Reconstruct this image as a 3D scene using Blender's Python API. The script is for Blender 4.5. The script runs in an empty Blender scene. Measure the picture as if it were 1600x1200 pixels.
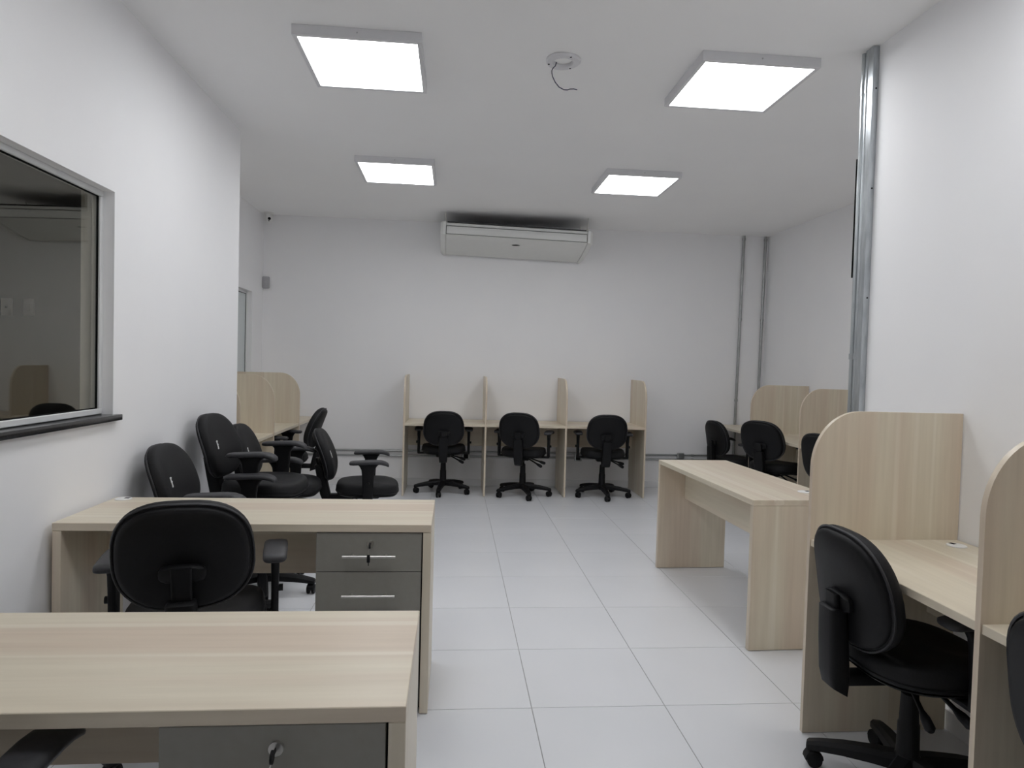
import bpy, bmesh, math, random
from mathutils import Vector, Matrix

random.seed(7)
scene = bpy.context.scene
C = scene.collection
PI = math.pi
def rad(a): return math.radians(a)

# ------------------------------------------------------------------ camera
CAM_H = 1.39
YAW, PITCH, ROLL = rad(5.0), rad(-1.745), rad(1.54)
fwd = Vector((math.sin(YAW)*math.cos(PITCH), math.cos(YAW)*math.cos(PITCH), math.sin(PITCH)))
right0 = Vector((math.cos(YAW), -math.sin(YAW), 0))
up0 = right0.cross(fwd)
rgt = right0*math.cos(ROLL) + up0*math.sin(ROLL)
upv = up0*math.cos(ROLL) - right0*math.sin(ROLL)
cd = bpy.data.cameras.new('camera'); cam = bpy.data.objects.new('camera', cd); C.objects.link(cam)
cam.matrix_world = Matrix(((rgt.x, upv.x, -fwd.x, 0), (rgt.y, upv.y, -fwd.y, 0), (rgt.z, upv.z, -fwd.z, CAM_H), (0, 0, 0, 1)))
cd.sensor_width = 36; cd.lens = 1040/1600*36; cd.clip_start = 0.02
scene.camera = cam

# ------------------------------------------------------------------ world, exposure
w = bpy.data.worlds.new('world'); scene.world = w; w.use_nodes = True
w.node_tree.nodes['Background'].inputs[0].default_value = (0.5, 0.52, 0.55, 1)
w.node_tree.nodes['Background'].inputs[1].default_value = 0.05
vs = scene.view_settings
vs.view_transform = 'Standard'; vs.look = 'None'; vs.gamma = 1.0; vs.use_curve_mapping = False
vs.exposure = 0.0
scene.cycles.max_bounces = 14; scene.cycles.diffuse_bounces = 10; scene.cycles.glossy_bounces = 6; scene.cycles.transparent_max_bounces = 8
LAMP = 11.3            # radiance of the ceiling panels' diffusers

# ------------------------------------------------------------------ materials
MATS = {}
def principled(name, col, rough=0.5, metal=0.0, spec=0.5):
    m = bpy.data.materials.new(name); m.use_nodes = True
    b = m.node_tree.nodes['Principled BSDF']
    b.inputs['Base Color'].default_value = (*col, 1); b.inputs['Roughness'].default_value = rough
    b.inputs['Metallic'].default_value = metal; b.inputs['Specular IOR Level'].default_value = spec
    MATS[name] = m
    return m, m.node_tree, b
def noise_color(name, c1, c2, scale, rough=0.5, spec=0.5, stretch=(1, 1, 1), bump=0.0, metal=0.0, rvar=0.0, detail=4):
    m, nt, b = principled(name, c1, rough, metal, spec)
    tc = nt.nodes.new('ShaderNodeTexCoord'); mp = nt.nodes.new('ShaderNodeMapping')
    mp.inputs['Scale'].default_value = stretch
    nz = nt.nodes.new('ShaderNodeTexNoise'); nz.inputs['Scale'].default_value = scale; nz.inputs['Detail'].default_value = detail
    rp = nt.nodes.new('ShaderNodeValToRGB')
    rp.color_ramp.elements[0].position = 0.3; rp.color_ramp.elements[1].position = 0.7
    rp.color_ramp.elements[0].color = (*c1, 1); rp.color_ramp.elements[1].color = (*c2, 1)
    nt.links.new(tc.outputs['Object'], mp.inputs[0]); nt.links.new(mp.outputs[0], nz.inputs['Vector'])
    nt.links.new(nz.outputs['Fac'], rp.inputs[0]); nt.links.new(rp.outputs[0], b.inputs['Base Color'])
    if bump:
        bp = nt.nodes.new('ShaderNodeBump'); bp.inputs['Strength'].default_value = bump; bp.inputs['Distance'].default_value = 0.002
        nt.links.new(nz.outputs['Fac'], bp.inputs['Height']); nt.links.new(bp.outputs[0], b.inputs['Normal'])
    return m
def wood(name, axis):
    m, nt, b = principled(name, (0.6, 0.53, 0.42), 0.36, 0, 0.5)
    tc = nt.nodes.new('ShaderNodeTexCoord')
    def chan(along, across, sc, detail, off):
        mp = nt.nodes.new('ShaderNodeMapping'); s = [across]*3; s[axis] = along
        mp.inputs['Scale'].default_value = s; mp.inputs['Location'].default_value = (off, off*1.7, off*0.6)
        nz = nt.nodes.new('ShaderNodeTexNoise'); nz.inputs['Scale'].default_value = sc; nz.inputs['Detail'].default_value = detail
        nt.links.new(tc.outputs['Object'], mp.inputs[0]); nt.links.new(mp.outputs[0], nz.inputs['Vector'])
        return nz.outputs['Fac']
    broad = chan(0.12, 2.2, 3.0, 2, 3.1)     # wide boards of pinker and greyer tone
    fine = chan(0.5, 10.0, 5.0, 5, 9.7)      # fine grain
    lines = chan(0.10, 7.0, 2.6, 1, 5.3)     # pale streaks
    r1 = nt.nodes.new('ShaderNodeValToRGB')
    e = r1.color_ramp.elements
    e[0].position = 0.38; e[0].color = (0.625, 0.525, 0.415, 1); e[1].position = 0.60; e[1].color = (0.675, 0.61, 0.485, 1)
    nt.links.new(broad, r1.inputs[0])
    r2 = nt.nodes.new('ShaderNodeValToRGB')
    e = r2.color_ramp.elements
    e[0].position = 0.32; e[0].color = (0.945, 0.94, 0.93, 1); e[1].position = 0.62; e[1].color = (1.02, 1.02, 1.02, 1)
    nt.links.new(fine, r2.inputs[0])
    mu = nt.nodes.new('ShaderNodeMix'); mu.data_type = 'RGBA'; mu.blend_type = 'MULTIPLY'; mu.inputs[0].default_value = 1
    nt.links.new(r1.outputs[0], mu.inputs[6]); nt.links.new(r2.outputs[0], mu.inputs[7])
    r3 = nt.nodes.new('ShaderNodeValToRGB')
    e = r3.color_ramp.elements
    e[0].position = 0.61; e[0].color = (0, 0, 0, 1); e[1].position = 0.67; e[1].color = (0.55, 0.55, 0.55, 1)
    nt.links.new(lines, r3.inputs[0])
    mx = nt.nodes.new('ShaderNodeMix'); mx.data_type = 'RGBA'
    nt.links.new(r3.outputs[0], mx.inputs[0]); nt.links.new(mu.outputs[2], mx.inputs[6]); mx.inputs[7].default_value = (0.76, 0.705, 0.59, 1)
    nt.links.new(mx.outputs[2], b.inputs['Base Color'])
    return m
wood('wood_x', 0); wood('wood_y', 1); wood('wood_z', 2)
noise_color('wall_paint', (0.88, 0.882, 0.897), (0.895, 0.895, 0.905), 3.0, 0.75, 0.25, bump=0.02)
noise_color('ceiling_paint', (0.895, 0.895, 0.898), (0.91, 0.91, 0.91), 2.0, 0.85, 0.2, bump=0.02)
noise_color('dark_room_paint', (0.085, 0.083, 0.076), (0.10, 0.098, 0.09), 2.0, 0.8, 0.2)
noise_color('floor_tile', (0.74, 0.755, 0.785), (0.768, 0.78, 0.81), 1.6, 0.24, 0.5, bump=0.015)
noise_color('grout', (0.36, 0.36, 0.365), (0.42, 0.42, 0.42), 30, 0.9, 0.2)
noise_color('baseboard_tile', (0.76, 0.765, 0.78), (0.78, 0.785, 0.79), 3, 0.35)
noise_color('drawer_grey', (0.255, 0.245, 0.218), (0.27, 0.26, 0.232), 40, 0.38, 0.4)
noise_color('black_fabric', (0.0075, 0.0075, 0.0085), (0.012, 0.012, 0.0135), 160, 0.62, 0.28, bump=0.12)
noise_color('black_plastic', (0.0055, 0.0055, 0.0065), (0.008, 0.008, 0.009), 90, 0.5, 0.22, bump=0.04)
noise_color('arm_rubber', (0.032, 0.032, 0.036), (0.042, 0.042, 0.046), 90, 0.48, 0.4, bump=0.04)
noise_color('galvanised', (0.42, 0.45, 0.47), (0.55, 0.58, 0.60), 22, 0.30, 0.5, stretch=(3, 3, 0.5), metal=0.9)
noise_color('conduit_steel', (0.36, 0.37, 0.37), (0.46, 0.47, 0.47), 14, 0.34, 0.5, metal=0.85)
noise_color('brushed_steel', (0.66, 0.65, 0.62), (0.74, 0.73, 0.70), 60, 0.28, 0.5, metal=1.0)
noise_color('gap_darkener', (0.05, 0.05, 0.055), (0.07, 0.07, 0.075), 12, 0.6, 0.3)  # dark colour for the plate added to deepen shade over the air conditioner
noise_color('white_plastic', (0.78, 0.78, 0.77), (0.80, 0.80, 0.79), 20, 0.4)
noise_color('ac_plastic', (0.74, 0.75, 0.735), (0.76, 0.77, 0.755), 12, 0.42)
noise_color('lamp_frame', (0.70, 0.70, 0.72), (0.72, 0.72, 0.74), 12, 0.5)
noise_color('grey_plastic', (0.42, 0.42, 0.44), (0.45, 0.45, 0.47), 20, 0.5)
noise_color('white_aluminium', (0.70, 0.715, 0.72), (0.74, 0.75, 0.755), 15, 0.35, 0.5)
noise_color('black_granite', (0.010, 0.010, 0.011), (0.035, 0.035, 0.037), 180, 0.18, 0.5)
noise_color('black_and_gap_shade', (0.006, 0.006, 0.006), (0.010, 0.010, 0.010), 20, 0.9, 0.1)  # near-black of seals, sockets and cable; also paints shade into louver and drawer gaps
noise_color('blue_wire', (0.012, 0.018, 0.06), (0.018, 0.025, 0.08), 20, 0.4)
noise_color('painted_bright_pane', (0.60, 0.65, 0.66), (0.63, 0.68, 0.69), 1.5, 0.25, 0.5)  # pale base colour paints in the brightness of the glass
def glass_mat():
    m = bpy.data.materials.new('tinted_glass'); m.use_nodes = True; nt = m.node_tree; nt.nodes.clear()
    o = nt.nodes.new('ShaderNodeOutputMaterial'); mx = nt.nodes.new('ShaderNodeMixShader')
    t = nt.nodes.new('ShaderNodeBsdfTransparent'); t.inputs[0].default_value = (0.93, 0.92, 0.87, 1)
    g = nt.nodes.new('ShaderNodeBsdfGlossy'); g.inputs['Roughness'].default_value = 0.0; g.inputs[0].default_value = (0.95, 0.94, 0.90, 1)
    fr = nt.nodes.new('ShaderNodeFresnel'); ge = nt.nodes.new('ShaderNodeNewGeometry'); mr = nt.nodes.new('ShaderNodeMapRange')   # thin pane: the same reflectance from both faces
    GI = 1.85
    mr.inputs['To Min'].default_value = GI; mr.inputs['To Max'].default_value = 1/GI
    nt.links.new(ge.outputs['Backfacing'], mr.inputs['Value']); nt.links.new(mr.outputs[0], fr.inputs[0])
    nt.links.new(fr.outputs[0], mx.inputs[0]); nt.links.new(t.outputs[0], mx.inputs[1]); nt.links.new(g.outputs[0], mx.inputs[2])
    nt.links.new(mx.outputs[0], o.inputs[0]); MATS['tinted_glass'] = m
glass_mat()
def lamp_mat():
    m = bpy.data.materials.new('lamp_diffuser'); m.use_nodes = True; nt = m.node_tree; nt.nodes.clear()
    o = nt.nodes.new('ShaderNodeOutputMaterial'); e = nt.nodes.new('ShaderNodeEmission')
    e.inputs[0].default_value = (0.972, 0.982, 1.0, 1); e.inputs[1].default_value = LAMP
    nt.links.new(e.outputs[0], o.inputs[0]); MATS['lamp_diffuser'] = m
lamp_mat()

# ------------------------------------------------------------------ mesh helpers
class MB:
    """collects shapes, builds ONE mesh object"""
    def __init__(self): self.v = []; self.f = []
    def add(self, vs_, fs):
        o = len(self.v); self.v += [tuple(p) for p in vs_]; self.f += [tuple(i+o for i in f) for f in fs]; return self
    def box(self, lo, hi, bevel=0.0, seg=2, mat=None):
        bm = bmesh.new(); bmesh.ops.create_cube(bm, size=1)
        c = [(a+b)/2 for a, b in zip(lo, hi)]; s = [abs(b-a) for a, b in zip(lo, hi)]
        for v in bm.verts: v.co = Vector((v.co.x*s[0]+c[0], v.co.y*s[1]+c[1], v.co.z*s[2]+c[2]))
        if bevel: bmesh.ops.bevel(bm, geom=bm.edges[:], offset=bevel, segments=seg, profile=0.5, affect='EDGES', clamp_overlap=True)
        if mat is not None: bmesh.ops.transform(bm, matrix=mat, verts=bm.verts)
        bm.verts.index_update()
        self.add([v.co[:] for v in bm.verts], [[v.index for v in f.verts] for f in bm.faces]); bm.free(); return self
    def loft(self, rings, cap=True, closed=True):
        n = len(rings[0]); vs_ = [p for r in rings for p in r]; fs = []
        for i in range(len(rings)-1):
            for j in range(n if closed else n-1):
                k = (j+1) % n
                fs.append((i*n+j, i*n+k, (i+1)*n+k, (i+1)*n+j))
        if cap:
            fs.append(tuple(range(n-1, -1, -1))); fs.append(tuple((len(rings)-1)*n+j for j in range(n)))
        return self.add(vs_, fs)
    def tube(self, path, r, n=12, cap=True):
        path = [Vector(p) for p in path]; rs = r if isinstance(r, (list, tuple)) else [r]*len(path)
        rings = []; ref = None
        for i, p in enumerate(path):
            d = (path[min(i+1, len(path)-1)]-path[max(i-1, 0)]).normalized()
            if ref is None:
                ref = d.orthogonal().normalized()
            ref = (ref-d*ref.dot(d)).normalized(); b = d.cross(ref)
            rings.append([tuple(p+(ref*math.cos(2*PI*k/n)+b*math.sin(2*PI*k/n))*rs[i]) for k in range(n)])
        return self.loft(rings, cap)
    def prism(self, poly, axis, a, b, bevel=0.0):
        """poly of 2D points extruded along axis from a to b"""
        def P(u, v, t): return {0: (t, u, v), 1: (u, t, v), 2: (u, v, t)}[axis]
        n = len(poly)
        return self.add([P(u, v, a) for u, v in poly]+[P(u, v, b) for u, v in poly],
                        [tuple(range(n-1, -1, -1)), tuple(range(n, 2*n))]+[(j, (j+1) % n, n+(j+1) % n, n+j) for j in range(n)])
    def mesh(self, name, mat, smooth=35):
        me = bpy.data.meshes.new(name); me.from_pydata(self.v, [], self.f); me.update()
        bm = bmesh.new(); bm.from_mesh(me); bmesh.ops.recalc_face_normals(bm, faces=bm.faces); bm.to_mesh(me); bm.free()
        if smooth:
            for p in me.polygons: p.use_smooth = True
            me.set_sharp_from_angle(angle=rad(smooth))
        me.materials.append(MATS[mat]); return me
    def build(self, name, mat, parent=None, smooth=35):
        return link(name, self.mesh(name, mat, smooth), parent)
def link(name, me, parent=None, loc=None):
    o = bpy.data.objects.new(name, me); C.objects.link(o)
    if parent is not None: o.parent = parent
    if loc is not None: o.location = loc
    return o
def tag(o, label, cat, group=None, kind=None):
    o['label'] = label; o['category'] = cat
    if group: o['group'] = group
    if kind: o['kind'] = kind
    return o
def thing(name, label, cat, loc=(0, 0, 0), rz=0.0, group=None):
    o = bpy.data.objects.new(name, None); C.objects.link(o); o.location = loc; o.rotation_euler = (0, 0, rz)
    o.empty_display_size = 0.1
    return tag(o, label, cat, group)
def struct(o, label, cat): return tag(o, label, cat, None, 'structure')
def copy_tree(o, parent=None):
    c = o.copy(); C.objects.link(c); c.parent = parent
    for ch in list(o.children): copy_tree(ch, c)
    return c
def superell(a, b, n, N, ph=0.0):
    pts = []
    for k in range(N):
        t = 2*PI*k/N+ph; c, s = math.cos(t), math.sin(t)
        pts.append((a*math.copysign(abs(c)**(2/n), c), b*math.copysign(abs(s)**(2/n), s)))
    return pts

# ------------------------------------------------------------------ room dimensions
ZC = 2.94
XL, XLR, YL = -1.50, -2.10, 4.77      # left wall, left recess wall, where the recess begins
XR, XRR, YR = 1.97, 3.60, 3.13        # right wall, right recess wall, where the recess begins
YB, YF = 7.50, -1.60
T = 0.14
WIN = (0.95, 3.083, 1.10, 2.095)      # window 1: y0, y1, z0, z1
WIN2 = (5.35, 7.12, 1.10, 2.065)

# floor slab with tiles
floor = MB().box((-4.9, YF-0.2, -0.15), (XRR+0.2, YB+0.2, -0.003)).build('floor', 'grout', None, 0)
struct(floor, 'pale grey polished tile floor of the office', 'floor')
TS, X0, Y0, GAP = 0.5515, 0.3457, 3.185, 0.0032
full_tile = None
def inside_rects(x0, x1, y0, y1):
    out = []
    for (a, b, c, d) in ((XL, XR, YF, YR), (XL, XRR, YR, YL), (XLR, XRR, YL, YB)):
        u0, u1, v0, v1 = max(x0, a), min(x1, b), max(y0, c), min(y1, d)
        if u1-u0 > 0.004 and v1-v0 > 0.004: out.append([u0, u1, v0, v1])
    return out
for i in range(-6, 8):
    for j in range(-5, 9):
        x0, x1 = X0+i*TS+GAP/2, X0+(i+1)*TS-GAP/2; y0, y1 = Y0+j*TS+GAP/2, Y0+(j+1)*TS-GAP/2
        rs = inside_rects(x0, x1, y0, y1)
        if not rs: continue
        if len(rs) > 1:      # a tile crossing a zone border: merge strips of equal width
            same = all(abs(r[0]-rs[0][0]) < 1e-6 and abs(r[1]-rs[0][1]) < 1e-6 for r in rs)
            if same: rs = [[rs[0][0], rs[0][1], min(r[2] for r in rs), max(r[3] for r in rs)]]
        if len(rs) == 1:
            u0, u1, v0, v1 = rs[0]; cx, cy = (u0+u1)/2, (v0+v1)/2
            if abs(u1-u0-(x1-x0)) < 1e-6 and abs(v1-v0-(y1-y0)) < 1e-6:
                if full_tile is None:
                    h = (x1-x0)/2; full_tile = MB().box((-h, -h, -0.003), (h, h, 0), 0.0007, 1).mesh('tile', 'floor_tile', 0)
                link('tile', full_tile, floor, (cx, cy, 0)); continue
        m = MB()
        for (u0, u1, v0, v1) in rs: m.box((u0, v0, -0.003), (u1, v1, 0), 0.0007, 1)
        m.build('tile', 'floor_tile', floor, 0)

struct(MB().box((-4.9, YF-0.2, ZC), (XRR+0.2, YB+0.2, ZC+0.15)).build('ceiling', 'ceiling_paint', None, 0),
       'smooth white painted ceiling with square panel lights', 'ceiling')
def wall_x_hole(x0, x1, y0, y1, win):
    a, b, c, d = win
    return (MB().box((x0, y0, 0), (x1, a, ZC)).box((x0, b, 0), (x1, y1, ZC)).box((x0, a, 0), (x1, b, c)).box((x0, a, d), (x1, b, ZC)))
struct(wall_x_hole(XL-T, XL, YF, YL, WIN).build('wall_left', 'wall_paint', None, 0), 'white left wall with a dark window in it', 'wall')
struct(MB().box((-4.8, YL-T, 0), (XL-T, YL, ZC)).build('wall_left_return', 'wall_paint', None, 0), 'white wall turning the corner behind the left wall', 'wall')
struct(wall_x_hole(XLR-T, XLR, YL, YB, WIN2).build('wall_left_recess', 'wall_paint', None, 0), 'white wall of the left recess behind the booths', 'wall')
struct(MB().box((XLR-T, YB, 0), (XRR+T, YB+T, ZC)).build('wall_back', 'wall_paint', None, 0), 'white back wall below the air conditioner', 'wall')
struct(MB().box((XR, YF, 0), (XRR+T, YR, ZC)).build('wall_right', 'wall_paint', None, 0), 'white wall on the right beside the near booths', 'wall')
struct(MB().box((XRR, YR, 0), (XRR+T, YB, ZC)).build('wall_right_recess', 'wall_paint', None, 0), 'white wall of the right recess behind the far booths', 'wall')
struct(MB().box((-4.8, YF-T, 0), (XRR+T, YF, ZC)).build('wall_front', 'wall_paint', None, 0), 'white wall at the near end of the office', 'wall')
# dark room behind the window
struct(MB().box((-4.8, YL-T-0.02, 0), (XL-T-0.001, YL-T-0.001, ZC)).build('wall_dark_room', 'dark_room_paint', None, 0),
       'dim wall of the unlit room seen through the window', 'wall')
struct(MB().box((-4.9, YF, 0), (-4.8, YL-T, ZC)).build('wall_dark_room_side', 'wall_paint', None, 0), 'white side wall of the unlit room beyond the window', 'wall')
BH = 0.08
def base(name, lo, hi, label): struct(MB().box(lo, hi, 0.002, 1).build(name, 'baseboard_tile'), label, 'baseboard')
base('baseboard_back', (XLR+0.012, YB-0.012, 0), (XRR-0.012, YB-0.0005, BH), 'white tile baseboard along the back wall')
base('baseboard_left', (XL+0.0005, YF, 0), (XL+0.012, YL, BH), 'white tile baseboard along the left wall')
base('baseboard_left_recess', (XLR+0.0005, YL+0.001, 0), (XLR+0.012, YB-0.001, BH), 'white tile baseboard in the left recess')
base('baseboard_right', (XR-0.012, YF, 0), (XR-0.0005, YR, BH), 'white tile baseboard along the right wall')
base('baseboard_right_recess', (XRR-0.012, YR+0.001, 0), (XRR-0.0005, YB-0.001, BH), 'white tile baseboard in the right recess')

# windows
def window(name, xw, win, pane_mat, label, sill=True):
    y0, y1, z0, z1 = win
    root = struct(thing(name, label, 'window', (xw, (y0+y1)/2, z0)), label, 'window')
    cy = (y0+y1)/2; h = (y1-y0)/2; H = z1-z0; xi = -0.045; d = 0.040; fw = 0.025
    zb = 0.02 if sill else 0.0
    f = MB()
    f.box((xi-d, -h, zb), (xi, h, zb+fw), 0.003, 1).box((xi-d, -h, H-fw), (xi, h, H), 0.003, 1)
    f.box((xi-d, -h, zb+fw), (xi, -h+fw, H-fw), 0.003, 1).box((xi-d, h-fw, zb+fw), (xi, h, H-fw), 0.003, 1)
    f.build('window_frame', 'white_aluminium', root)
    g = MB(); e = 0.004; xg = xi-0.012
    for (a, b, c, dd) in ((-h+fw, h-fw, zb+fw, zb+fw+e), (-h+fw, h-fw, H-fw-e, H-fw), (-h+fw, -h+fw+e, zb+fw+e, H-fw-e), (h-fw-e, h-fw, zb+fw+e, H-fw-e)):
        g.box((xg-0.006, a, c), (xg+0.003, b, dd))
    g.build('rubber_seal', 'black_and_gap_shade', root, 0)
    MB().box((xg-0.005, -h+fw+0.001, zb+fw+0.001), (xg, h-fw-0.001, H-fw-0.001)).build('pane', pane_mat, root, 0)
    if sill: MB().box((-T+0.01, -h-0.03, -0.008), (0.028, h+0.03, 0.018), 0.003, 2).build('window_sill', 'black_granite', root)['label'] = 'thin polished black granite sill'
    return root
window('window_1', XL, WIN, 'tinted_glass', 'large dark window in the left wall with black granite sill')
window('window_2', XLR, WIN2, 'painted_bright_pane', 'pale glazed opening in the left recess above the booth panels', False)
# switch plates in the dark room
for (px, pz, lab) in ((-2.905, 1.671, 'white switch plate with a dark socket, seen through the window'), (-2.768, 1.674, 'plain white wall plate seen through the window')):
    t = thing('switch_plate', lab, 'switch', (px, YL-T-0.021, pz), 0, 'wall plates in the dark room')
    MB().box((-0.034, -0.008, -0.056), (0.034, 0, 0.056), 0.003, 2).build('plate', 'white_plastic', t)
    if px < -2.85: MB().box((-0.008, -0.0095, -0.008), (0.008, -0.007, 0.008), 0.002, 1).build('socket', 'black_and_gap_shade', t)
    else: MB().box((-0.014, -0.011, -0.025), (0.014, -0.007, 0.025), 0.002, 1).build('rocker', 'white_plastic', t)

# ------------------------------------------------------------------ ceiling lights
def ceiling_light(x, y, label, src=None):
    if src: t = copy_tree(src); t.location = (x, y, ZC); t['label'] = label; return t
    t = thing('ceiling_light', label, 'ceiling light', (x, y, ZC), 0, 'square panel ceiling lights')
    o, i, h = 0.300, 0.279, 0.048
    f = MB()
    for (a, b, c, d) in ((-o, o, -o, -i), (-o, o, i, o), (-o, -i, -i, i), (i, o, -i, i)):
        f.box((a, c, -h), (b, d, -0.0005))
    f.build('frame', 'lamp_frame', t, 0)
    MB().box((-i+0.0005, -i+0.0005, -h+0.004), (i-0.0005, i-0.0005, -h+0.010)).build('diffuser', 'lamp_diffuser', t, 0)
    for (sx, sy) in ((0, -1), (0, 1)):
        MB().tube([(sx*o, sy*(o-0.002), -0.022), (sx*o, sy*(o+0.0015), -0.022)], 0.004, 10).build('screw', 'grey_plastic', t)
    return t
L0 = ceiling_light(-0.49, 3.517, 'near left lit panel light on the ceiling, nearest the window')
ceiling_light(1.47, 3.495, 'near right lit panel light on the ceiling, by the steel pipes', L0)
ceiling_light(-0.49, 5.485, 'far left lit panel light on the ceiling, left of the air conditioner', L0)
ceiling_light(1.457, 5.477, 'far right lit panel light on the ceiling, right of the air conditioner', L0)
for (x, y, l) in ((-0.49, 1.54, 'lit panel light above the near left desk'), (1.47, 1.54, 'lit panel light above the near right booths')):
    ceiling_light(x, y, l, L0)

# round ceiling plate with a loose wire
t = thing('ceiling_mount_plate', 'round white mounting ring on the ceiling between the near lights', 'mount plate', (0.514, 3.40, ZC))
N = 48
def ring(r, z, wob=0.0): return [(r*(1+wob*math.cos(3*2*PI*k/N+0.6))*math.cos(2*PI*k/N), r*(1+wob*math.cos(3*2*PI*k/N+0.6))*math.sin(2*PI*k/N), z) for k in range(N)]
MB().loft([ring(0.046, -0.001), ring(0.046, -0.010), ring(0.052, -0.016), ring(0.082, -0.016, 0.03), ring(0.088, -0.010, 0.03), ring(0.088, -0.001, 0.03)], False).build('ring', 'lamp_frame', t)
for (x, y) in ((-0.070, 0.022), (0.028, -0.070), (0.046, 0.056)):
    MB().tube([(x, y, -0.012), (x, y, -0.0175)], 0.005, 10).build('screw', 'black_and_gap_shade', t)
wp = [(-0.030, 0.025, -0.002), (-0.034, 0.035, -0.017), (-0.044, 0.052, -0.022), (-0.050, 0.05, -0.035), (-0.056, 0.0, -0.07), (-0.056, -0.03, -0.10), (-0.045, -0.05, -0.135), (-0.025, -0.05, -0.158), (0.0, -0.05, -0.170), (0.018, -0.05, -0.170), (0.030, -0.05, -0.165), (0.05, -0.05, -0.163), (0.068, -0.05, -0.166)]
m = MB().tube(wp, 0.0024, 8); o = m.build('loose_wire', 'blue_wire'); o.location = (0.514, 3.40, ZC)
tag(o, 'thin dark blue wire dangling from the round ceiling ring', 'wire')

# ------------------------------------------------------------------ air conditioner
ac = thing('air_conditioner', 'white ceiling air conditioner hung high on the back wall', 'air conditioner', (0.62, 6.90, 2.81))
AW = 0.735
prof = [(0.575, 0.0), (0.03, 0.0), (0.0, -0.008), (-0.004, -0.028), (-0.004, -0.032), (0.02, -0.036), (0.02, -0.118), (0.0, -0.122), (0.02, -0.135), (0.12, -0.165), (0.30, -0.205), (0.45, -0.232), (0.56, -0.245), (0.578, -0.235)]
acm = MB().prism(prof, 0, -AW, AW)
body = acm.build('body', 'ac_plastic', ac, 30)
MB().box((-AW+0.01, 0.02, 0.0005), (AW-0.01, 0.57, 0.012)).build('gap_darkening_plate', 'gap_darkener', ac, 0)  # added dark plate, deepens the shade between unit and ceiling
MB().box((-AW+0.004, 0.0, -0.116), (AW-0.004, 0.018, -0.040), 0.004, 2).build('louver', 'ac_plastic', ac)
MB().box((-AW+0.002, 0.012, -0.122), (AW-0.002, 0.0195, -0.036)).build('louver_gap', 'black_and_gap_shade', ac, 0)  # dark slab paints the shade in the slit around the louver
endp = [(0.578, 0.012), (0.02, 0.012), (-0.014, -0.004), (-0.016, -0.04), (-0.012, -0.13), (0.11, -0.172), (0.30, -0.214), (0.45, -0.240), (0.565, -0.252), (0.580, -0.24)]
for s in (-1, 1):
    n = len(endp)
    inner = [(s*(AW+0.002), u, v) for u, v in endp]
    mid = [(s*(AW+0.030), u, v) for u, v in endp]
    cx = 0.30; cz = -0.11
    outer = [(s*(AW+0.058), cx+(u-cx)*0.93, cz+(v-cz)*0.86) for u, v in endp]
    MB().loft([inner, mid, outer]).build('end_cap', 'ac_plastic', ac, 30)
lp = superell(0.042, 0.010, 2.2, 20)
MB().loft([[(x, 0.135+z*0.2, -0.1705+z*0.0) for x, z in lp], [(x, 0.135-0.001+z*1.0, -0.1735-z*0.25) for x, z in lp]]).build('logo', 'black_and_gap_shade', ac)
for (x, y) in ((-AW-0.01, 0.06), (AW+0.01, 0.06), (-AW-0.01, 0.50), (AW+0.01, 0.50)):
    MB().tube([(x, y, -0.01), (x, y, 0.15)], 0.006, 8).build('hanger_rod', 'brushed_steel', ac)
ac.rotation_euler = (0, rad(1.1), 0)

# ------------------------------------------------------------------ conduits on the back wall
def pipe(name, a, b, r, label, group=None, mat='conduit_steel', clips=()):
    a, b = Vector(a), Vector(b)
    t = thing(name, label, 'pipe', a, 0, group)
    MB().tube([(0, 0, 0), b-a], r, 16).build('tube', mat, t)
    d = (b-a).normalized()
    for f in clips:
        p = (b-a)*f
        MB().tube([p-d*0.014, p+d*0.014], r+0.004, 16).build('clamp', mat, t)
    return t
HG = 'horizontal steel conduits on the back wall'
pipe('conduit', (XLR+0.03, YB-0.014, 0.387), (XRR-0.03, YB-0.014, 0.383), 0.011, 'upper horizontal steel conduit along the back wall', HG, clips=(0.12, 0.5, 0.86))
pipe('conduit', (XLR+0.03, YB-0.014, 0.332), (XRR-0.03, YB-0.014, 0.330), 0.011, 'lower horizontal steel conduit along the back wall', HG, clips=(0.12, 0.5, 0.86))
VG = 'vertical conduits in the far right corner'
pipe('conduit', (3.268, YB-0.017, 0.40), (3.302, YB-0.017, ZC-0.002), 0.015, 'vertical steel conduit on the back wall, left of the corner pair', VG, clips=(0.25, 0.62, 0.985))
pipe('conduit', (3.535, YB-0.017, 0.40), (3.562, YB-0.017, ZC-0.002), 0.015, 'vertical steel conduit in the far right corner', VG, clips=(0.25, 0.62, 0.985))
for (x, lab, blk) in ((0.155, 'steel outlet box on the conduits behind the left back chair', True), (1.43, 'steel outlet box on the conduits behind the right back chair', True), (2.63, 'small steel junction box on the conduits beyond the back booths', False)):
    t = thing('outlet_box', lab, 'outlet', (x, YB-0.026, 0.345 if blk else 0.380), 0, 'boxes on the back wall conduits')
    MB().box((-0.042, -0.022, -0.045 if blk else -0.03), (0.042, 0.0, 0.045 if blk else 0.03), 0.005, 2).build('box', 'conduit_steel', t)
    if blk: MB().box((-0.026, -0.0245, -0.032), (0.026, -0.0215, 0.02), 0.003, 1).build('socket', 'black_and_gap_shade', t)
    else: MB().box((-0.03, -0.0245, -0.02), (0.03, -0.0215, 0.02), 0.003, 1).build('cover', 'galvanised', t)

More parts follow.
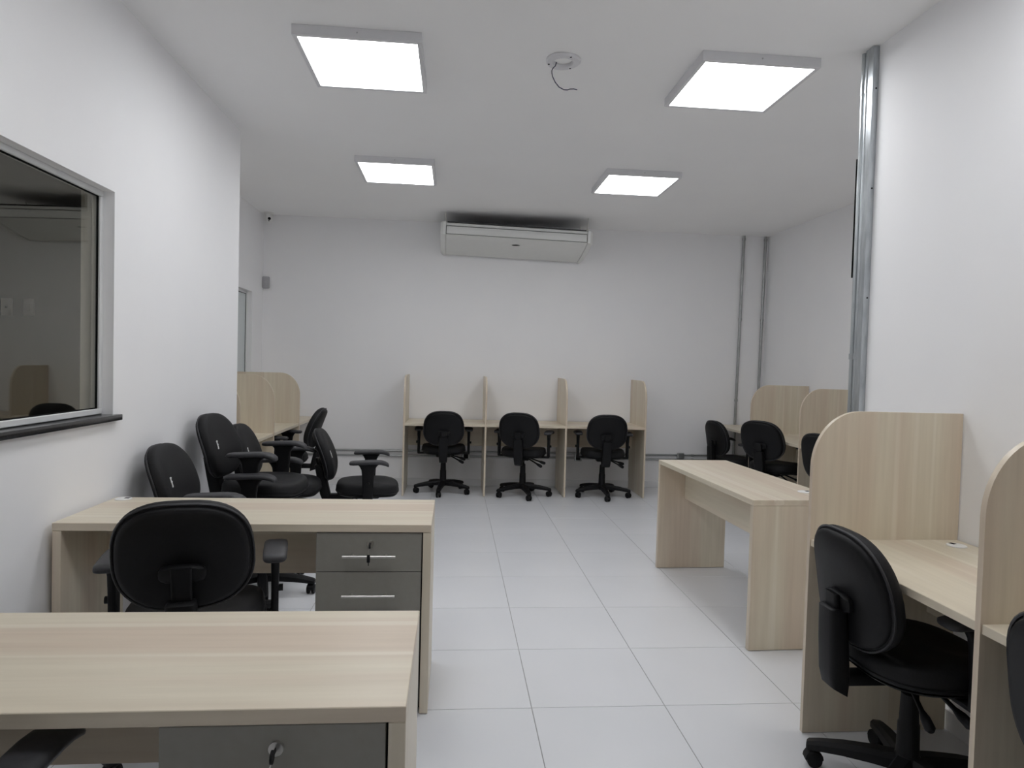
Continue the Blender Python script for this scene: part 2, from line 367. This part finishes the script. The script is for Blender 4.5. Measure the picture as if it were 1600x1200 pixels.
# ------------------------------------------------------------------ steel channel and pipes at the end of the right wall
t = thing('steel_channel', 'galvanised steel channel standing against the right wall end', 'channel', (XR, 3.055, 0))
ch = MB()
ch.box((-0.030, -0.019, 0.005), (-0.028, 0.019, ZC-0.002)).box((-0.028, -0.019, 0.005), (-0.001, -0.017, ZC-0.002)).box((-0.028, 0.017, 0.005), (-0.001, 0.019, ZC-0.002))
ch.build('profile', 'galvanised', t, 0)
for z in (0.6, 1.2, 1.75, 2.27, 2.74):
    MB().tube([(-0.012, -0.0185, z), (-0.012, -0.021, z)], 0.004, 8).build('bolt', 'black_and_gap_shade', t)
PG = 'vertical pipes at the right wall end'
for (y, xo, lab) in ((3.091, 0.018, 'galvanised pipe next to the steel channel on the right wall end'), (3.124, 0.018, 'outermost galvanised pipe at the right wall end')):
    tt = pipe('riser_pipe', (XR-xo, y, 0.002), (XR-xo-0.001, y, ZC-0.002), 0.0125, lab, PG, 'galvanised', clips=(0.14, 0.5))
    MB().tube([(0, 0, 2.735), (0, 0, 2.80)], 0.0155, 16).build('coupling', 'galvanised', tt)
o = MB().tube([(XR-0.020, 3.150, 2.44), (XR-0.020, 3.151, 2.1), (XR-0.020, 3.152, 1.86)], 0.0045, 8).build('cable', 'black_and_gap_shade')
tag(o, 'short black cable hanging beside the riser pipes', 'cable')

# ------------------------------------------------------------------ sensor and camera in the far left corner
t = thing('motion_sensor', 'small grey motion sensor on the back wall in the left corner', 'sensor', (-2.062, YB, 2.20))
MB().box((-0.036, -0.04, -0.062), (0.036, -0.0005, 0.066), 0.010, 3).build('housing', 'grey_plastic', t)
pts = [[(0.024*math.cos(a*PI/8)*s, -0.036-0.014*math.sin(a*PI/8)*s, z) for a in range(9)] for z, s in ((-0.045, 0.8), (-0.035, 1), (0.0, 1), (0.01, 0.8))]
MB().loft(pts, True).build('lens', 'grey_plastic', t)
t = thing('security_camera', 'small white security camera under the ceiling in the left corner', 'camera', (-2.02, 7.40, ZC))
MB().loft([[(0.052*math.cos(2*PI*k/28)*s, 0.052*math.sin(2*PI*k/28)*s, z) for k in range(28)] for z, s in ((-0.0005, 1), (-0.014, 1), (-0.020, 0.9))]).build('mount', 'white_plastic', t)
MB().loft([[(0.042*math.cos(2*PI*k/28)*s, 0.042*math.sin(2*PI*k/28)*s, z) for k in range(28)] for z, s in ((-0.018, 0.95), (-0.03, 1), (-0.075, 1), (-0.098, 0.8), (-0.11, 0.45))]).build('housing', 'white_plastic', t)
MB().tube([(0.013, -0.034, -0.068), (0.018, -0.047, -0.072)], 0.015, 16).build('lens', 'black_and_gap_shade', t)
MB().tube([(0.010, -0.036, -0.092), (0.012, -0.040, -0.094)], 0.006, 10).build('infrared_led', 'black_and_gap_shade', t)

# ------------------------------------------------------------------ wooden furniture
D = 0.752
def grommet(parent, x, y, z=D, ang=0.0):
    g = MB().loft([[(x+a*s, y+b*s, z+h) for a, b in superell(0.034, 0.034, 2, 32)] for s, h in ((0.9, -0.001), (1.0, 0.001), (0.97, 0.004), (0.8, 0.0055))])
    o = g.build('cable_grommet', 'white_plastic', parent); o['label'] = 'round white cable grommet'
    c, s = math.cos(ang), math.sin(ang)
    pts = [(0.006, -0.009), (0.026, -0.009), (0.026, 0.009), (0.006, 0.009)]
    MB().prism([(x+a*c-b*s, y+a*s+b*c) for a, b in pts], 2, z+0.0045, z+0.0062).build('slot', 'black_and_gap_shade', o, 0)

def key_lock(drawer, x, z):
    # round cylinder lock with its key, a second key and a black fob hanging
    l = MB().tube([(x, 0.0, z), (x, -0.006, z)], 0.0135, 20)
    l.build('lock', 'brushed_steel', drawer)
    k = MB().box((x-0.0012, -0.034, z-0.004), (x+0.0012, -0.005, z+0.004), 0.0005, 1)
    k.tube([(x-0.002, -0.030, z), (x+0.002, -0.030, z)], 0.012, 14)
    k.build('key', 'black_plastic', drawer)
    h = MB().tube([(x, -0.034, z-0.008), (x-0.004, -0.036, z-0.022), (x-0.004, -0.036, z-0.034)], 0.0012, 6)
    h.build('key_ring', 'brushed_steel', drawer)
    MB().box((x-0.009, -0.042, z-0.064), (x+0.003, -0.034, z-0.034), 0.003, 2).box((x-0.004, -0.039, z-0.076), (x-0.001, -0.0375, z-0.062)).build('key_fob', 'black_plastic', drawer)

def office_desk(label, loc):
    """origin: front left foot corner; x to the right, y to the back"""
    W, DP, TH = 1.405, 0.478, 0.030
    t = thing('office_desk', label, 'desk', loc, 0, 'wooden desks with grey drawers')
    MB().box((0, 0, D-TH), (W, DP, D), 0.0015, 1).build('desk_top', 'wood_x', t)
    for x in (0.0, W-0.032):
        MB().box((x, 0.001, 0.003), (x+0.032, DP-0.001, D-TH-0.0005), 0.0015, 1).build('side_panel', 'wood_z', t)
    MB().box((0.0325, DP-0.14, 0.455), (W-0.0325, DP-0.122, D-TH-0.0005), 0.001, 1).build('modesty_panel', 'wood_x', t)
    x0, x1 = W-0.032-0.395, W-0.037
    MB().box((x0, 0.024, 0.016), (x1+0.0045, DP-0.145, D-TH-0.001)).build('drawer_cabinet', 'black_and_gap_shade', t, 0)
    MB().box((x0-0.014, 0.0245, 0.014), (x0-0.0005, DP-0.142, D-TH-0.001), 0.001, 1).build('cabinet_side', 'drawer_grey', t)
    zs = [0.720, 0.5655, 0.4055, 0.2405, 0.018]
    for i in range(4):
        zt, zb = zs[i]-0.0015, zs[i+1]+0.0015
        d = MB().box((x0-0.014, 0, zb), (x1, 0.018, zt), 0.001, 1).build('drawer', 'drawer_grey', t)
        d.location = (0, 0.006, 0)
        hz = zs[i]-0.0875; xm = (x0+x1)/2-0.005
        hd = MB().tube([(xm-0.101, -0.028, hz), (xm+0.101, -0.028, hz)], 0.005, 12)
        for s in (-0.064, 0.064): hd.tube([(xm+s, -0.028, hz), (xm+s, 0.001, hz)], 0.0045, 10)
        ho = hd.build('handle', 'brushed_steel', d); ho['label'] = 'slim steel bar handle'
        if i == 0: key_lock(d, xm+0.003, hz+0.044)
    grommet(t, 0.050, DP-0.045)
    return t
office_desk('nearest pale wooden desk with grey drawers, at the bottom left', (-1.478, 1.222, 0))
office_desk('pale wooden desk with grey drawers, behind the large office chair', (-1.478, 2.598, 0))

# free-standing table on the right
tb = thing('wooden_table', 'pale wooden panel-leg table standing free in front of the right booths', 'table', (1.480, 3.133, 0), rad(2.1))
TW, TL = 0.49, 1.365
MB().box((0, 0, D-0.028), (TW, TL, D), 0.0015, 1).build('table_top', 'wood_y', tb)
for y in (0.0005, TL-0.0305):
    MB().box((0.001, y, 0.003), (TW-0.001, y+0.030, D-0.0285), 0.0015, 1).build('leg_panel', 'wood_z', tb)
MB().box((0.185, 0.031, 0.487), (0.203, TL-0.031, D-0.0285), 0.001, 1).build('modesty_panel', 'wood_y', tb)
grommet(tb, 0.39, 0.21)

# study booths: local x runs along the row, local y from the open front (0) to the wall (0.6), z up
PT = 0.018
DEP = 0.600
def panel_poly(dep=DEP, h=1.243, rx=0.185, rz=0.215):
    p = [(0, 0.003), (dep-0.018, 0.003), (dep-0.018, 0.12), (dep, 0.12), (dep, h)]
    for k in range(0, 15):
        a = PI/2*k/14
        p.append((rx-rx*math.sin(a), h-rz+rz*math.cos(a)))
    return p
panel_mesh = MB().prism(panel_poly(), 0, -PT/2, PT/2).mesh('divider_panel', 'wood_z', 20)
def booth_row(name, label, loc, rz, xs, group='rows of wooden study booths', grommets=True, gx=0.5, open_ends=()):
    t = thing(name, label, 'study booth', loc, rz, group)
    for x in xs:
        if x not in open_ends: link('divider_panel', panel_mesh, t, (x, 0, 0))
    for a, b in zip(xs[:-1], xs[1:]):
        x0, x1 = a+PT/2+0.0005, b-PT/2-0.0005
        MB().box((x0, 0.004, D-0.026), (x1, DEP-0.002, D), 0.0015, 1).build('desk_top', 'wood_x', t)
        MB().box((x0, 0.485, 0.470), (x1, 0.503, D-0.0265), 0.001, 1).build('modesty_panel', 'wood_x', t)
        if grommets: grommet(t, x0+(x1-x0)*gx, 0.525, D, rad(200))
    return t
booth_row('study_booths', 'row of three pale wooden study booths along the back wall', (0, 6.872, 0), 0, [-0.499, 0.340, 1.183, 2.030])
# right near booths: front faces -x, wall at +x  -> rotate so that local y -> +x
booth_row('study_booths', 'near pale wooden study booths on the right wall, beside the pipes', (1.366, 2.418, 0), rad(-90), [0.0, 0.826, 1.652], gx=0.11)
booth_row('study_booths', 'far pale wooden study booths in the right recess behind the free table', (2.985, 6.46, 0), rad(-90), [-0.995, 0.0, 0.96, 1.92], open_ends=(-0.995,))
# left recess booths: local y -> -x
booth_row('study_booths', 'pale wooden study booths in the left recess behind the wall corner', (-1.497, 5.74, 0), rad(90), [-0.90, 0.0, 0.92, 1.745], open_ends=(1.745,))

# ------------------------------------------------------------------ office chair (faces local +y)
S = 0.50     # top of the seat cushion
def chair_prototype():
    t = thing('office_chair', 'x', 'chair', (0, 0, 0), 0, 'black office chairs')
    N = 44
    # seat
    def seat_ring(sc, z, drop=True):
        out = []
        for a, b in superell(0.232, 0.222, 3.0, N):
            f = max(0.0, b/0.222-0.35)
            out.append((a*sc*(1-0.06*max(0, -b/0.222)), 0.015+b*sc, z-(0.030*f*f if drop else 0)))
        return out
    seat = MB().loft([seat_ring(0.93, S-0.078), seat_ring(0.985, S-0.070), seat_ring(1.0, S-0.052), seat_ring(0.995, S-0.030), seat_ring(0.965, S-0.013), seat_ring(0.93, S-0.006), seat_ring(0.82, S-0.001), seat_ring(0.6, S-0.001), seat_ring(0.3, S-0.004)])
    so = seat.build('seat', 'black_fabric', t, 50)
    MB().loft([seat_ring(0.55, S-0.100), seat_ring(0.90, S-0.090), seat_ring(0.965, S-0.079), seat_ring(0.93, S-0.077)]).build('seat_shell', 'black_plastic', so, 50)
    # backrest: outline in (u,v), thickness along y; tilted
    TIL = rad(14); BY, BZ = -0.310, S+0.205
    HW, HH = 0.207, 0.188
    def bpt(u, v, tt):
        y = tt + 0.45*u*u + 0.012*math.cos(v/HH*2.2+0.7)
        return (u, BY+y*math.cos(TIL)-v*math.sin(TIL), BZ+v*math.cos(TIL)+y*math.sin(TIL))
    def bring(sc, tt):
        out = []
        for a, b in superell(HW, HH, 2.75, N):
            k = 1-0.055*(b/HH) - 0.05*max(0, -b/HH)**2
            out.append(bpt(a*sc*k, b*sc, tt))
        return out
    bk = MB().loft([bring(0.93, 0.0), bring(0.985, 0.004), bring(1.0, 0.014), bring(1.0, 0.026), bring(0.975, 0.040), bring(0.93, 0.048), bring(0.80, 0.056), bring(0.5, 0.060), bring(0.2, 0.060)])
    bo = bk.build('backrest', 'black_fabric', t, 55)
    MB().loft([bring(0.95, 0.002), bring(0.945, -0.006), bring(0.925, -0.013), bring(0.86, -0.018), bring(0.5, -0.022), bring(0.2, -0.022)]).build('back_shell', 'black_plastic', bo, 50)
    pr = bring(0.992, 0.003); MB().tube(pr+[pr[0]], 0.0042, 6, False).build('piping', 'arm_rubber', bo, 60)
    pr = seat_ring(1.0, S-0.060); MB().tube(pr+[pr[0]], 0.0035, 6, False).build('piping', 'black_plastic', so, 60)
    # little white mark on the front, seated person's right
    lg = MB()
    def lpt(u, v): return bpt(0.125+u, 0.0+v, 0.0625)
    def stroke(p, q, w):
        d = Vector((q[0]-p[0], q[1]-p[1])).normalized(); n = Vector((-d.y, d.x))*w
        a = [lpt(p[0]+n.x, p[1]+n.y), lpt(p[0]-n.x, p[1]-n.y), lpt(q[0]-n.x, q[1]-n.y), lpt(q[0]+n.x, q[1]+n.y)]
        lg.add(a+[(x, y-0.004, z) for x, y, z in a], [(0, 1, 2, 3), (7, 6, 5, 4), (0, 4, 5, 1), (1, 5, 6, 2), (2, 6, 7, 3), (3, 7, 4, 0)])
    stroke((0.002, -0.022), (-0.002, 0.022), 0.0040); stroke((-0.001, 0.020), (-0.014, 0.022), 0.0034); stroke((0.006, 0.001), (-0.010, 0.003), 0.0030); stroke((0.002, -0.020), (0.010, -0.022), 0.0026)
    lg.build('logo_mark', 'white_plastic', bo, 0)['label'] = 'tiny white mark on the cushion'
    # bracket: oval plate + flat bar + sleeve
    pl = []
    for sc, tt in ((0.9, -0.016), (1.0, -0.022), (1.0, -0.036), (0.86, -0.043)):
        pl.append([(u*sc, *bpt(0, -0.045+v*sc, tt)[1:]) for u, v in superell(0.068, 0.030, 3.2, 28)])
    br = MB().loft(pl).build('back_bracket', 'black_plastic', t, 45)
    zt = S+0.18; ztop = S+0.125; zbot = S-0.155
    yb = lambda z: BY-0.040-(z-BZ)*math.tan(TIL)*0.75
    def rrect(w_, d_, cx, cy, z, r=0.3): return [(cx+a, cy+b, z) for a, b in superell(w_, d_, 5, 24)]
    MB().loft([rrect(0.030, 0.010, 0, yb(z), z) for z in (zt-0.0, S+0.02)]).build('bracket_bar', 'black_plastic', br, 45)
    ztop = S+0.112
    sl = [rrect(0.040, 0.022, 0, yb(ztop)+0.004, ztop+0.003), rrect(0.044, 0.029, 0, yb(ztop)+0.002, ztop-0.004), rrect(0.046, 0.034, 0, yb(S-0.0)+0.006, S), rrect(0.044, 0.036, 0, yb(S-0.10)+0.010, S-0.10)]
    low = [(a, b, S-0.146+0.010*((yb(S-0.13)-b)/0.028)) for a, b, _ in rrect(0.039, 0.031, 0, yb(S-0.13)+0.016, 0)]
    MB().loft(sl+[low]).build('bracket_sleeve', 'black_plastic', t, 45)
    # mechanism
    me = MB().box((-0.075, -0.10, S-0.128), (0.075, 0.10, S-0.092), 0.012, 2).box((-0.032, yb(S-0.1), S-0.138), (0.032, -0.08, S-0.100), 0.008, 2)
    mo = me.build('tilt_mechanism', 'black_plastic', t)
    for (y0, y1, x1, zd) in ((-0.055, -0.085, 0.215, -0.185), (0.015, 0.03, 0.235, -0.165)):
        p0 = Vector((0.07, y0, S-0.112)); p1 = Vector((x1, y1, S+zd))
        d = (p1-p0)
        rr = [0.007, 0.007, 0.008, 0.015, 0.016, 0.009]; ff = [0, 0.3, 0.58, 0.75, 0.94, 1.0]
        MB().tube([p0+d*f for f in ff], rr, 12).build('lever', 'black_plastic', mo, 50)
    MB().tube([(0.0795, -0.055, S-0.11), (0.0765, -0.055, S-0.11)], 0.006, 12).build('bolt', 'brushed_steel', mo)
    # armrests
    for s in (-1, 1):
        AX = 0.265*s; AO = -0.035; YO = 0.02
        # post: flat T shape in the y-z plane
        secs = []
        for z, hw, yc, xo, th in ((S+AO+0.186, 0.072, 0.005, 0, 0.016), (S+AO+0.172, 0.058, 0.005, 0, 0.016), (S+AO+0.150, 0.046, 0.005, 0, 0.015), (S+AO+0.10, 0.040, 0.005, 0, 0.014), (S-0.01, 0.037, 0.005, 0.0, 0.013), (S-0.065, 0.035, 0.005, -0.010, 0.012), (S-0.090, 0.034, 0.005, -0.040, 0.010), (S-0.096, 0.034, 0.005, -0.10, 0.008)):
            if z < S-0.08:
                ring_ = [(AX+s*xo, yc+YO+b, z+a*0.8) for a, b in superell(th, hw, 5, 20)]
            elif z < S-0.05:
                ring_ = [(AX+s*(xo+a*0.9*s), yc+YO+b, z+a*s*0.5) for a, b in superell(th, hw, 5, 20)]
                ring_ = [(AX+s*xo+a, yc+YO+b, z-s*a*(-0.5)) for a, b in superell(th, hw, 5, 20)]
            else:
                ring_ = [(AX+s*xo+a, yc+YO+b, z) for a, b in superell(th, hw, 5, 20)]
            secs.append(ring_)
        # lower bracket as its own clean box to avoid twisted rings
        post = MB().loft(secs[:5])
        post.box((AX-0.013, -0.010, S-0.10), (AX+0.013, 0.060, S+0.02), 0.008, 2)
        x_in, x_out = sorted((s*0.10, AX+s*0.010))
        post.box((x_in, -0.008, S-0.104), (x_out, 0.058, S-0.088), 0.005, 2)
        ao = post.build('armrest', 'black_plastic', t, 45)
        rings = []
        for y, z, hw, th in ((-0.128, 0.194, 0.026, 0.006), (-0.122, 0.195, 0.036, 0.012), (-0.10, 0.196, 0.041, 0.015), (-0.02, 0.200, 0.043, 0.015), (0.06, 0.203, 0.043, 0.015), (0.10, 0.200, 0.042, 0.015), (0.130, 0.192, 0.040, 0.014), (0.148, 0.183, 0.034, 0.012), (0.154, 0.178, 0.022, 0.006)):
            rings.append([(AX+a, y*0.95+YO, S+AO+z+b) for a, b in superell(hw, th, 3.2, 20)])
        MB().loft(rings).build('arm_pad', 'arm_rubber', ao, 55)
        MB().tube([(AX+s*0.012, 0.025, S+0.02), (AX+s*0.028, 0.025, S+0.02)], 0.013, 14).build('arm_knob', 'black_plastic', ao)
    # gas lift (moves with the seat) and fixed column cover
    MB().tube([(0, 0, 0.06), (0, 0, S-0.10)], 0.016, 18).build('gas_lift', 'black_plastic', t)
    MB().tube([(0, 0, 0.095), (0, 0, 0.235), (0, 0, 0.24), (0, 0, 0.335), (0, 0, 0.34)], [0.036, 0.033, 0.030, 0.0265, 0.021], 22).build('column_cover', 'black_plastic', t, 30)
    # star base
    MB().loft([[(r*math.cos(2*PI*k/30), r*math.sin(2*PI*k/30), z) for k in range(30)] for z, r in ((0.075, 0.040), (0.080, 0.046), (0.120, 0.044), (0.135, 0.036))]).build('base_hub', 'black_plastic', t, 40)
    lsecs = [(0.025, 0.080, 0.132, 0.030), (0.10, 0.080, 0.126, 0.028), (0.19, 0.075, 0.114, 0.025), (0.265, 0.066, 0.098, 0.023), (0.300, 0.060, 0.088, 0.021), (0.306, 0.062, 0.082, 0.017)]
    for k in range(5):
        a = rad(-90+72*k); ca, sa = math.cos(a), math.sin(a)
        rings = []
        for r, z0, z1, hw in lsecs:
            prof_ = [(-hw, z0), (-hw, z0+(z1-z0)*0.65), (-hw*0.6, z1), (hw*0.6, z1), (hw, z0+(z1-z0)*0.65), (hw, z0)]
            rings.append([(r*ca-q*sa, r*sa+q*ca, z) for q, z in prof_])
        MB().loft(rings).build('base_leg', 'black_plastic', t, 30)
        cx, cy = 0.283*ca, 0.283*sa
        b = a+rad(25+60*((k*7) % 5)); cb, sb = math.cos(b), math.sin(b)
        def W(u, v, z): return (cx+u*cb-v*sb, cy+u*sb+v*cb, z)
        hood = []
        for i in range(9):
            th_ = PI*i/8
            hood.append([W(0.031*math.cos(th_)*f, q, 0.029+0.031*math.sin(th_)*f) for q, f in ((-0.021, 0.86), (-0.016, 1), (0.016, 1), (0.021, 0.86), (0.019, 0.7), (-0.019, 0.7))])
        cm = MB().loft(hood); cm.tube([W(0, 0, 0.055), W(0, 0, 0.075)], 0.008, 10)
        co = cm.build('caster', 'black_plastic', t, 40)
        for sgn in (-1, 1):
            MB().tube([W(0, sgn*0.006, 0.026), W(0, sgn*0.009, 0.026), W(0, sgn*0.020, 0.026), W(0, sgn*0.023, 0.026)], [0.022, 0.026, 0.026, 0.022], 18).build('wheel', 'black_plastic', co, 40)
    return t
UPPER = {'bracket_sleeve', 'seat', 'backrest', 'back_bracket', 'tilt_mechanism', 'armrest', 'gas_lift'}
BACK = {'backrest', 'back_bracket'}
proto = chair_prototype()
first = [True]
def chair(label, x, y, face, seat=0.50, base_rot=0.0, bdz=0.0, tilt=0.0, bdy=0.0, group='black office chairs'):
    """face: compass angle of the sitter's view, 90 = away from the camera (+y), 0 = +x; tilt > 0 brings the back upright"""
    if first[0]: t = proto; first[0] = False
    else: t = copy_tree(proto)
    t['label'] = label; t['group'] = group
    t.location = (x, y, 0); t.rotation_euler = (0, 0, rad(face-90))
    dz = seat-S
    R = Matrix.Rotation(rad(-tilt), 3, 'X'); piv = Vector((0, -0.31, S))
    for ch in t.children:
        n = ch.name.split('.')[0]
        ch.location = (0, 0, 0); ch.rotation_euler = (0, 0, 0)
        if n in UPPER: ch.location.z = dz
        if n in BACK or n == 'bracket_sleeve':
            off = piv-R@piv
            ch.rotation_euler.x = rad(-tilt); ch.location = off+Vector((0, bdy, dz+(bdz if n in BACK else 0)))
        if n in ('base_leg', 'caster', 'base_hub'): ch.rotation_euler.z = rad(base_rot)
    return t
CHAIRS = [
 ('large black office chair seen from behind at the desk in the left foreground', -0.899, 2.443, 103, 0.511, 20, 0.041),
 ('black office chair at the nearest desk, only its armrest showing at bottom left', -0.997, 1.181, 90, 0.505, 0, 0),
 ('black office chair at the left booth of the back row', -0.091, 7.10, 90, 0.514, -8, -0.01),
 ('black office chair at the middle booth of the back row', 0.748, 6.965, 74, 0.512, 24, 0),
 ('black office chair at the right booth of the back row', 1.60, 6.965, 85, 0.510, 5, 0),
 ('black office chair by the left wall, closest to the window, mostly behind the desk', -1.104, 3.389, 0, 0.583, 18, -0.022, 0, 0.02),
 ('tall black office chair with its back to the left wall, front one of the pair', -1.095, 3.985, -4.6, 0.690, 40.6, -0.027, 0, 0.02),
 ('black office chair behind the tall one by the left wall', -1.122, 4.575, 2.5, 0.578, 52, -0.027, 0, 0.035),
 ('black office chair standing sideways in the open beside the left group', -0.622, 4.90, 5, 0.517, 0, -0.02),
 ('black office chair turned to the left recess booths, farthest of the left group', -1.525, 6.17, 180, 0.530, 0, 0.022),
 ('black office chair at the far right booths, leftmost, next to the back wall', 3.03, 6.93, 8, 0.45, 0, 0, 8, 0.04),
 ('black office chair at the far right booths, middle one showing its whole back', 3.038, 5.995, 36, 0.537, 0, 0.008),
 ('black office chair at the far right booths, half hidden by the near booth panel', 3.08, 4.96, 16, 0.525, 0, 0, 6, 0.02),
 ('large black office chair at the near right booth, its base showing', 1.530, 2.048, -0.5, 0.512, -34, -0.02, 9, 0.033),
 ('black office chair cut by the right edge of the picture, at the nearest booth', 1.495, 1.187, 3, 0.525, 0, 0, 9, 0.03),
]
for a in CHAIRS: chair(*a)
